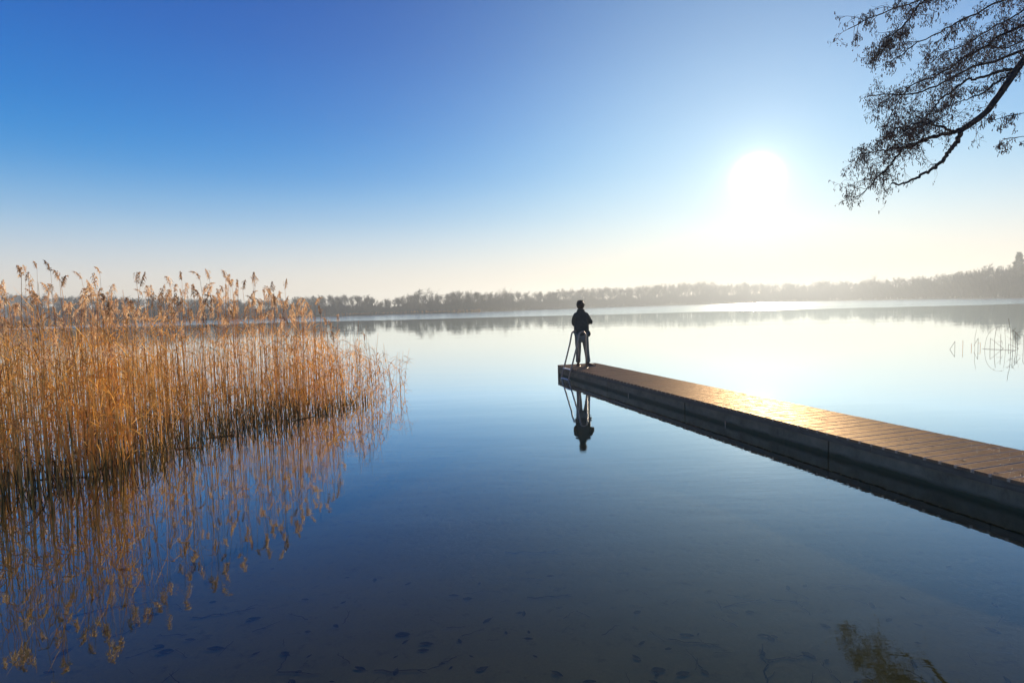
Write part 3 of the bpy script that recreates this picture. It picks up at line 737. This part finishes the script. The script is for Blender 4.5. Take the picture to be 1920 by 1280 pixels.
def far_base(px, back):
    b = at_z(px, interp(SHORE, px)); r = np.hypot(b[0], b[1]); b = b * ((r + back) / r); b[2] = ground_h(b[None])[0]; return b
def far_top(px, py, b): d = ray(px, py); return CAMH + d[2] / math.hypot(d[0], d[1]) * math.hypot(b[0], b[1])
TG = 'bare trees of the far lakeside wood'
def region(px):
    return ('behind the reed bed on the far left shore' if px < 560 else 'in the far wood between the reed bed and the wide oak' if px < 770 else
            'in the far wood left of the standing person' if px < 1085 else 'in the pale far wood between the person and the sun' if px < 1420 else
            'in the far wood just right of the sun' if px < 1640 else 'in the dark wood at the right end of the far shore')
def far_tree(var, px, py, back, label, group, xs=1.0, kind='bare_tree'):
    b = far_base(px, back); h = max(3.5, far_top(px, py, b) - b[2])
    r = link(kind, None, loc=tuple(b), label=label, cat='tree', group=group); r.rotation_euler.z = random.uniform(0, 6.28); r.scale = (h * xs, h * xs, h)
    link('trunk', var[0], r); link('crown', var[1], r); return r
random.seed(51)
far_tree(WIDE, 812, 535, 12, 'wide spreading bare oak that tops the treeline left of the person', 'landmark trees of the far wood', 1.0)
far_tree(TREES[2], 786, 540, 20, 'bare tree touching the left side of the wide spreading oak', 'landmark trees of the far wood', 1.0)
far_tree(WIDE, 950, 535, 40, 'small round-crowned bare tree standing above the treeline between oak and person', 'landmark trees of the far wood', .7)
far_tree(WIDE, 1635, 513, 40, 'round bare crown rising above the wood right of the sun', 'landmark trees of the far wood', .75)
far_tree(TREES[4], 1850, 491, 30, 'pale bare crown poking above the dark wood left of the conifer', 'landmark trees of the far wood', 1.0)
far_tree(CONI, 1909, 471, 30, 'dark layered conifer rising above the wood at the right edge of the photo', 'landmark trees of the far wood', 1.3, 'conifer')
n = 6; px = -50
while px < 2050 and n < 297:
    stp = 8.2 if px < 560 else 7.2
    if px > 1640: stp = 9.5
    for back in ((8,) if px < 560 else (6, 26)):
        x = px + random.uniform(-4, 4); y = interp(OUT, x) + (0 if back > 10 else random.uniform(0, 5)) + random.choice([0, 0, 1, 2.5])
        far_tree(random.choice(TREES), x, y, back + random.uniform(0, 12), 'slender leafless tree ' + region(x), TG + ', ' + region(x), random.uniform(.75, 1.1)); n += 1
        if n >= 297: break
    px += stp * (1 if px < 560 else 1.9)
print('trees', n, 'px', px)
random.seed(57); bm_ = MB(); SIMPLE = []
for i in range(5):
    bare_tree_parts = []
    SIMPLE.append(bare_tree(200 + i, random.uniform(.28, .42), .35, random.uniform(.3, .45), raw=True))
for i in range(420):
    px = random.uniform(-60, 2060) if i % 3 else random.uniform(560, 1650); b = far_base(px, random.uniform(10, 60)); h = max(3.5, (far_top(px, interp(OUT, px), b) - b[2]) * random.uniform(.78, 1.0))
    a = random.uniform(0, 6.28); c_, s_2 = math.cos(a), math.sin(a); xs = random.uniform(.75, 1.1)
    for v_, f_q in random.choice(SIMPLE):
        q = v_ * np.array([h * xs, h * xs, h]); q = np.stack([q[:, 0] * c_ - q[:, 1] * s_2, q[:, 0] * s_2 + q[:, 1] * c_, q[:, 2]], 1) + b
        bm_.add(q, f_q)
link('far_wood', bm_.mesh('far_wood', BARK), label='grey mass of leafless trees further back in the far lakeside wood', cat='wood', kind='stuff')
random.seed(61); m = MB()
for i in range(30000):
    px = random.uniform(-60, 2060); back = random.uniform(1, 45); b = far_base(px, back) if i % 1 == 0 else None
    H = (far_top(px, interp(OUT, px), b) - b[2]); fr_ = .62 if px < 560 else (.66 if px < 770 else .74 if px < 1050 else .62 if px < 1450 else .8 if px < 1640 else .9)
    wav = .5 + .5 * math.sin(px * .11 + 1.7 * math.sin(px * .031)); fr_ *= (.72 + .28 * wav)
    z0 = random.uniform(0, .5) * H * fr_; z1 = z0 + random.uniform(.15, .55) * H * fr_ * (1 + .4 * random.random()); z1 = min(z1, H * fr_ * random.uniform(.7, 1.25))
    if z1 <= z0: continue
    L = z1 - z0; k = math.hypot(b[0], b[1]) / 330
    sd = random.gauss(0, .3) * L
    m.blade([b + (0, 0, z0), b + (sd * .4, 0, z0 + L * .5), b + (sd, 0, z1)], [.28 * k, .34 * k, .10 * k], nrm((b[1], -b[0], random.gauss(0, 60))))
link('far_thicket', m.mesh('far_thicket', BARK), label='leafless undergrowth and trunks filling the far lakeside wood', cat='undergrowth', kind='stuff')
# ------------------------------------------------------------------ overhanging alder, trunk on the bank outside the frame
ALD = simple('alder_bark', (.030, .024, .022), (.075, .058, .05), 9, .85, .2, bump=.01)
TWG = simple('alder_twigs', (.10, .06, .045), (.22, .13, .09), 6, .8, .2)
tb = np.array([11.3, 8.6, 0]); tb[2] = ground_h(tb[None])[0] - .1
ald = link('alder_tree', None, loc=tuple(tb), label='leafless alder hanging its cone-studded branches into the top right corner', cat='tree')
def ap(name, mb, mat, parent=ald, sm=True, kind=None):
    me = mb.mesh(name, mat, sm)
    me.transform(Matrix.Translation(tuple(-tb))); o = link(name, me, parent)
    if kind: o['kind'] = kind
    return o
tk = MB(); tp = [tb, tb + (-.05, 0, 1.5), tb + (.02, .05, 3.5), tb + (-.1, 0, 5.5), tb + (.05, -.05, 7.5), tb + (0, 0, 10.5), tb + (.1, 0, 13)]
tk.tube(tp, [.36, .27, .23, .2, .16, .1, .04], 14); ap('trunk', tk, ALD)
def smooth(P, n=22):
    P = np.asarray(P, float); L = np.concatenate([[0], np.cumsum(np.linalg.norm(np.diff(P, axis=0), axis=1))]); uu = np.linspace(0, L[-1], n)
    Q = np.stack([np.interp(uu, L, P[:, k]) for k in range(3)], 1)
    for _ in range(2): Q[1:-1] = (Q[:-2] + Q[2:] + 2 * Q[1:-1]) / 4
    return Q
random.seed(71); arng = np.random.default_rng(5)
def limb(pix, D0, D1, r0, r1, root=None, jit=.01):
    """pix: traced line from the thick end; D0..D1 distance; root: where it leaves the trunk"""
    n = len(pix); P = [at_y(x, y, D0 + (D1 - D0) * i / (n - 1)) for i, (x, y) in enumerate(pix)]
    if root is not None: P = [np.array(root, float), (np.array(root) + P[0]) / 2 + (0, 0, .12)] + P
    Q = smooth(P, max(14, 5 * len(P))); Q[1:-1] += arng.normal(0, jit, Q[1:-1].shape)
    R = np.linspace(r0, r1, len(Q)) * (1 + .10 * arng.random(len(Q)))
    m = MB(); R = R * .84; m.tube(Q, R, 8); return m, Q, R
def twig(m, p, d, L, r, lvl, hang):
    n = 4; P = [p]; dd = d.copy()
    for i in range(n):
        dd = nrm(dd + np.array([random.gauss(0, .26), random.gauss(0, .26), random.gauss(-hang, .24)])); P.append(P[-1] + dd * L / n)
    m.tube(P, np.linspace(r, r * .5, n + 1), 3, cap=False)
    if lvl > 0:
        for k in range(random.randint(4, 6)):
            i = random.randint(1, n); q = P[i]; base_d = nrm(P[i] - P[i - 1])
            twig(m, q, nrm(base_d + arng.normal(0, .75, 3)), L * random.uniform(.35, .65), r * .6, lvl - 1, hang + .05)
    else:
        if random.random() < .75:      # catkins or little cones on a short stalk
            for k in range(random.randint(1, 3)):
                q = P[-1] + arng.normal(0, .012, 3); 
                if random.random() < .5: m.ball(q + (0, 0, -.012), .0068, 5, 4, (1, 1, 1.4))
                else: m.tube([q, q + (random.gauss(0, .006), 0, -.02), q + (random.gauss(0, .01), 0, -.042)], [.0035, .0052, .0025], 4)
def dress(m, Q, u0, u1, n, L, hang=.10, toward=(-1, 0, -.15), lvl=2, r=.0045):
    for i in range(n):
        u = u0 + (u1 - u0) * (i + random.random()) / n; k = min(len(Q) - 2, int(u * (len(Q) - 1))); q = Q[k] + (Q[k + 1] - Q[k]) * (u * (len(Q) - 1) - k)
        tg = nrm(Q[k + 1] - Q[k]); d = nrm(tg * .7 + np.array(toward) * .35 + arng.normal(0, .6, 3))
        twig(m, q, d, L * random.uniform(.55, 1.15) * (1.1 - .55 * u), r, lvl, hang)
LIMBS = [  # pixels, D0, D1, r0, r1, root height, twig spec list(u0,u1,n,L)
 ('main', [(1935, 90), (1907, 131), (1888, 156), (1869, 187), (1841, 216), (1807, 241)], 8.2, 8.4, .078, .048, 6.2, [(.5, 1., 14, .45, .05)]),
 ('b1', [(1807, 241), (1780, 251), (1747, 256), (1720, 268), (1694, 276), (1672, 305), (1654, 325), (1630, 348), (1608, 374)], 8.4, 8.6, .033, .006, None, [(.12, 1., 36, .62, .03)]),
 ('b1b', [(1760, 254), (1735, 262), (1700, 279), (1675, 277), (1650, 283), (1625, 288), (1612, 290)], 8.4, 8.9, .026, .006, None, [(.1, 1., 32, .55, .0)]),
 ('b1c', [(1790, 246), (1750, 234), (1722, 228), (1700, 246), (1680, 240), (1655, 262)], 8.4, 8.1, .022, .006, None, [(.05, 1., 30, .5, .0)]),
 ('b2', [(1804, 244), (1796, 262), (1782, 281), (1763, 306), (1745, 319), (1729, 328), (1697, 344), (1680, 347), (1671, 344)], 8.4, 8.2, .04, .012, None, []),
 ('a', [(1935, 88), (1895, 104), (1870, 115), (1832, 122), (1805, 135), (1776, 150), (1750, 165), (1735, 172), (1700, 178), (1660, 176), (1628, 180)], 8.5, 9.0, .044, .009, 6.4, [(.3, 1., 74, .62, .05)]),
 ('c', [(1935, 40), (1900, 55), (1872, 69), (1840, 90), (1810, 109), (1785, 125), (1763, 140), (1730, 150), (1700, 165), (1680, 200), (1660, 230)], 8.8, 9.1, .045, .007, 7.2, [(.2, 1., 74, .62, .06)]),
 ('d', [(1935, -20), (1872, 3), (1832, 28), (1797, 37), (1770, 55), (1754, 66), (1720, 80), (1694, 94), (1680, 112), (1670, 118)], 8.6, 8.8, .035, .007, 8.0, [(.2, 1., 64, .5, .05)]),
 ('e', [(1860, -60), (1790, -25), (1735, -2), (1710, 5), (1685, 14), (1660, 22), (1638, 30), (1610, 42), (1590, 55)], 8.6, 8.9, .035, .007, 9.5, [(.4, 1., 62, .55, .10)]),
 ('e2', [(1735, -2), (1716, 20), (1700, 40), (1680, 60), (1660, 85), (1640, 110)], 8.7, 8.9, .018, .005, None, [(.0, 1., 44, .42, .10)]),
 ('f', [(1960, 195), (1919, 212), (1895, 218), (1872, 225), (1850, 222)], 7.2, 7.0, .014, .004, 5.2, [(.4, 1., 22, .3, .10)]),
 ('g', [(1960, 255), (1919, 258), (1900, 258), (1880, 261)], 7.2, 7.0, .010, .004, 5.0, [(.5, 1., 16, .28, .12)]),
 ('h', [(1907, 131), (1890, 140), (1872, 153), (1850, 170), (1815, 186), (1791, 191)], 8.3, 8.4, .022, .007, None, [(.3, .7, 6, .3, .05)]),
 ('i', [(1990, -40), (1930, 10), (1890, 40), (1860, 48), (1830, 75), (1800, 90), (1770, 96), (1745, 118)], 9.1, 9.5, .035, .006, 8.6, [(.2, 1., 84, .6, .04)]),
 ('j', [(1990, 40), (1935, 66), (1900, 85), (1885, 95), (1862, 84), (1835, 92), (1800, 120), (1770, 140)], 8.9, 9.4, .03, .006, 7.0, [(.2, 1., 64, .55, .06)]),
 ('k', [(1907, 131), (1890, 130), (1865, 135), (1830, 150), (1812, 148), (1790, 168), (1760, 190), (1740, 215), (1715, 235)], 8.3, 8.7, .028, .006, None, [(.35, 1., 34, .5, .08)]),
]
for nm, pix, D0, D1, r0, r1, rh, spec in LIMBS:
    root = None if rh is None else (tb[0] - .1, tb[1], rh)
    m, Q, R = limb(pix, D0, D1, r0, r1, root)
    if spec:
        tw = MB()
        for (u0, u1, n, L, hg) in spec: dress(tw, Q, u0, u1, int(n * .8), L * .78, hg)
        o = ap('branch', m, ALD); c = ap('twigs', tw, TWG, o, kind='stuff')
    else: ap('branch', m, ALD)
m = MB(); Q = smooth([at_y(1766, 305, 8.3), at_y(1756, 307, 8.3), at_y(1744, 309, 8.3)], 6); m.tube(Q, .006, 5); ap('branch', m, ALD)

# ------------------------------------------------------------------ things on the lakebed and on the deck
LEAFD = simple('sunken_leaf_brown', (.05, .036, .018), (.12, .085, .045), 30, .8, .1)
LEAFB = simple('dry_leaf_brown', (.05, .025, .012), (.11, .055, .025), 30, .7, .2)
def leaf_mesh(seed, mat):
    rd = random.Random(seed); mb = MB(); L, W = 1.0, rd.uniform(.32, .6); vv = []; n = 7
    for i in range(n):
        u = i / (n - 1); w_ = W * math.sin(math.pi * (.06 + .9 * u)) ** .8 * rd.uniform(.85, 1.1); zc = .10 * math.sin(u * 3.1 + rd.random())
        for k in (-.5, -.25, 0, .25, .5): vv.append((u * L - .5, w_ * k, zc + abs(k) * .25 * rd.uniform(.5, 1.2)))
    ff = [(i * 5 + j, i * 5 + j + 1, (i + 1) * 5 + j + 1, (i + 1) * 5 + j) for i in range(n - 1) for j in range(4)]
    mb.add(vv, ff); mb.tube([(.5, 0, .02), (.62, .02, .02), (.75, .0, 0)], .012, 4)
    return mb.mesh('leaf', mat, True)
LM = [leaf_mesh(i, LEAFD) for i in range(6)]
def stick_mesh(seed, mat):
    rd = random.Random(seed); mb = MB(); P = [np.array([-.5 + i / 6, rd.gauss(0, .03), rd.uniform(0, .02)]) for i in range(7)]
    mb.tube(P, np.linspace(.016, .008, 7), 5)
    for k in range(rd.randint(0, 3)):
        i = rd.randint(1, 5); sd = rd.choice([-1, 1]); mb.tube([P[i], P[i] + (.1, sd * .08, .02), P[i] + (.2, sd * .11, .0)], [.009, .007, .004], 4)
    return mb.mesh('stick', mat)
SM = [stick_mesh(i, LEAFD) for i in range(6)]
def on_bed(px, py):
    p = at_z(px, py, -.4)
    for _ in range(4): z_ = ground_h(p[None])[0]; p = at_z(px, py, z_)
    p[2] = ground_h(p[None])[0]; return p
NL = [(311, 1222, .17, 'dark leaf lying on the lakebed at lower left below the reflected reeds'), (404, 1216, .2, 'broad dark leaf on the lakebed right of another leaf at lower left'), (475, 1161, .17, 'dark leaf on the lakebed under the tips of the reflected reed heads'), (572, 1124, .1, 'small dark leaf on the lakebed right of the reed reflections'),
      (1032, 1080, .11, 'lone dark leaf on the lakebed, uppermost near the middle of the photo'), (974, 1149, .1, 'dark round leaf on the lakebed in the bottom middle'), (1195, 1148, .11, 'dark round leaf on the lakebed right of the bottom middle'), (800, 1207, .16, 'pale brown leaf half sunk in the sand at bottom middle'), (755, 1190, .17, 'large faint dark leaf on the sandy bed left of the pale brown one'), (1288, 1191, .16, 'round dark leaf on the bed at bottom right'), (1432, 1192, .15, 'dark round leaf on the bed right of a forked stick'), (283, 1153, .2, 'dark leaf on the bed among the reflected reeds'), (1420, 1050, .08, 'tiny leaf on the bed below the jetty')]
for i, (px, py, sz, lb) in enumerate(NL):
    sz *= .55; p = on_bed(px, py); o = link('sunken_leaf', LM[i % 6], loc=(p[0], p[1], p[2] + .004), label=lb, cat='leaf', group='leaves lying on the lakebed'); o.scale = (sz, sz, sz * .12); o.rotation_euler.z = random.uniform(-.5, .6)
random.seed(81)
for i in range(85):
    px = random.uniform(60, 1900); py = 1280 - 230 * random.random() ** 1.3; p = on_bed(px, py); sz = random.uniform(.03, .085)
    reg = 'left' if px < 640 else 'middle' if px < 1280 else 'right'
    o = link('sunken_leaf', random.choice(LM), loc=(p[0], p[1], p[2] + .004), label='small dark scrap of leaf on the sandy lakebed at bottom ' + reg, cat='leaf', group='leaf scraps on the lakebed at bottom ' + reg); o.scale = (sz, sz, sz * .12); o.rotation_euler.z = random.uniform(0, 6.28)
NS = [(1030, 1118, .33, .08, 'long thin stick on the bed in the bottom middle'), (890, 1111, .16, .3, 'short stick on the bed left of the long thin one'), (855, 1176, .13, .05, 'short thick stick on the bed at bottom middle'), (925, 1200, .08, .0, 'very short stick on the bed at bottom middle'),
      (1393, 1131, .32, .3, 'forked stick on the bed at bottom right, upper of two'), (1400, 1122, .25, -.5, 'stick crossing the forked stick at bottom right'), (1480, 1127, .25, -.25, 'straight thin stick on the bed right of the forked one'), (1300, 1205, .3, -.2, 'stick lying beside a round leaf at bottom right'),
      (420, 1150, .4, .35, 'long stick on the bed below the reed reflections'), (500, 1175, .18, .7, 'short slanting stick at lower left'), (560, 1262, .25, -.1, 'stick at the bottom edge left of the middle'), (1430, 1245, .4, 1.2, 'bent branch on the bed at the bottom edge right of the middle'), (1475, 1232, .3, .1, 'stick lying against the bent branch at the bottom edge'), (750, 1258, .3, .02, 'thin straight stick at the bottom edge'), (1000, 1035, .5, .05, 'faint long stick on the bed above the others in the middle'), (660, 977, .3, .02, 'faint stick on the bed right of the reed reflections'), (215, 1140, .5, .4, 'long dark stick on the bed below the left reeds')]
for i, (px, py, L, a, lb) in enumerate(NS):
    p = on_bed(px, py); o = link('sunken_stick', SM[i % 6], loc=(p[0], p[1], p[2] + .004), label=lb, cat='stick', group='sticks lying on the lakebed'); o.scale = (L, L, L * .4); o.rotation_euler.z = a
for i in range(75):
    px = random.uniform(150, 1900); py = 1280 - 200 * random.random() ** 1.4; p = on_bed(px, py); L = random.uniform(.05, .2); reg = 'left' if px < 640 else 'middle' if px < 1280 else 'right'
    o = link('sunken_stick', random.choice(SM), loc=(p[0], p[1], p[2] + .004), label='short thin twig on the sandy lakebed at bottom ' + reg, cat='stick', group='twigs on the lakebed at bottom ' + reg); o.scale = (L, L, L * .4); o.rotation_euler.z = random.uniform(0, 6.28)
for px, py, sz, kd, lb in [(1463, 753, .14, 's', 'dark stick lying across the brightly lit part of the deck'), (1545, 796, .12, 's', 'small curled twig on the deck right of the bright glare'), (1699, 824, .035, 'l', 'dark leaf scrap on the darker near part of the deck'), (1806, 863, .04, 'l', 'dark leaf scrap on the deck close to the photo edge'), (1867, 887, .04, 'l', 'leaf scrap at the near edge of the deck by the photo edge'), (1917, 890, .05, 'l', 'curled leaf on the deck cut by the photo edge'), (1749, 838, .025, 'l', 'tiny leaf scrap in the middle of the near deck'), (1442, 768, .04, 'l', 'small dark scrap on the glaring part of the deck'), (1350, 732, .05, 'l', 'small scrap on the deck left of the glare')]:
    p = at_z(px, py, ZD); o = link('fallen_leaf' if kd == 'l' else 'twig', (LM if kd == 'l' else SM)[int(px) % 6].copy(), loc=(p[0], p[1], ZD + .004), label=lb, cat='leaf' if kd == 'l' else 'twig')
    o.data.materials.clear(); o.data.materials.append(LEAFB); o.scale = (sz, sz, sz * .6); o.rotation_euler.z = -.2 if kd == 's' else random.uniform(0, 6)
# crumbs of frost and grit on the deck: one scatter
random.seed(91); m = MB()
for i in range(1700):
    s = JL - 6 - (JL - 6.4) * random.random() ** 1.3; p = J(s, -random.uniform(.03, JW - .03), ZD + .001); r = random.choice([.002, .003, .004, .0065])
    m.ball(p, r, 4, 2, (1, 1, .6))
link('deck_grit', m.mesh('deck_grit', simple('pale_grit', (.25, .2, .15), (.6, .55, .5), 50, .5, .5)), label='pale specks of grit and bird seed scattered over the deck', cat='grit', kind='stuff')

sc.cycles.use_denoising = True
sc.cycles.max_bounces = 8; sc.cycles.transparent_max_bounces = 12; sc.cycles.volume_bounces = 0
sc.cycles.sample_clamp_indirect = 8.0
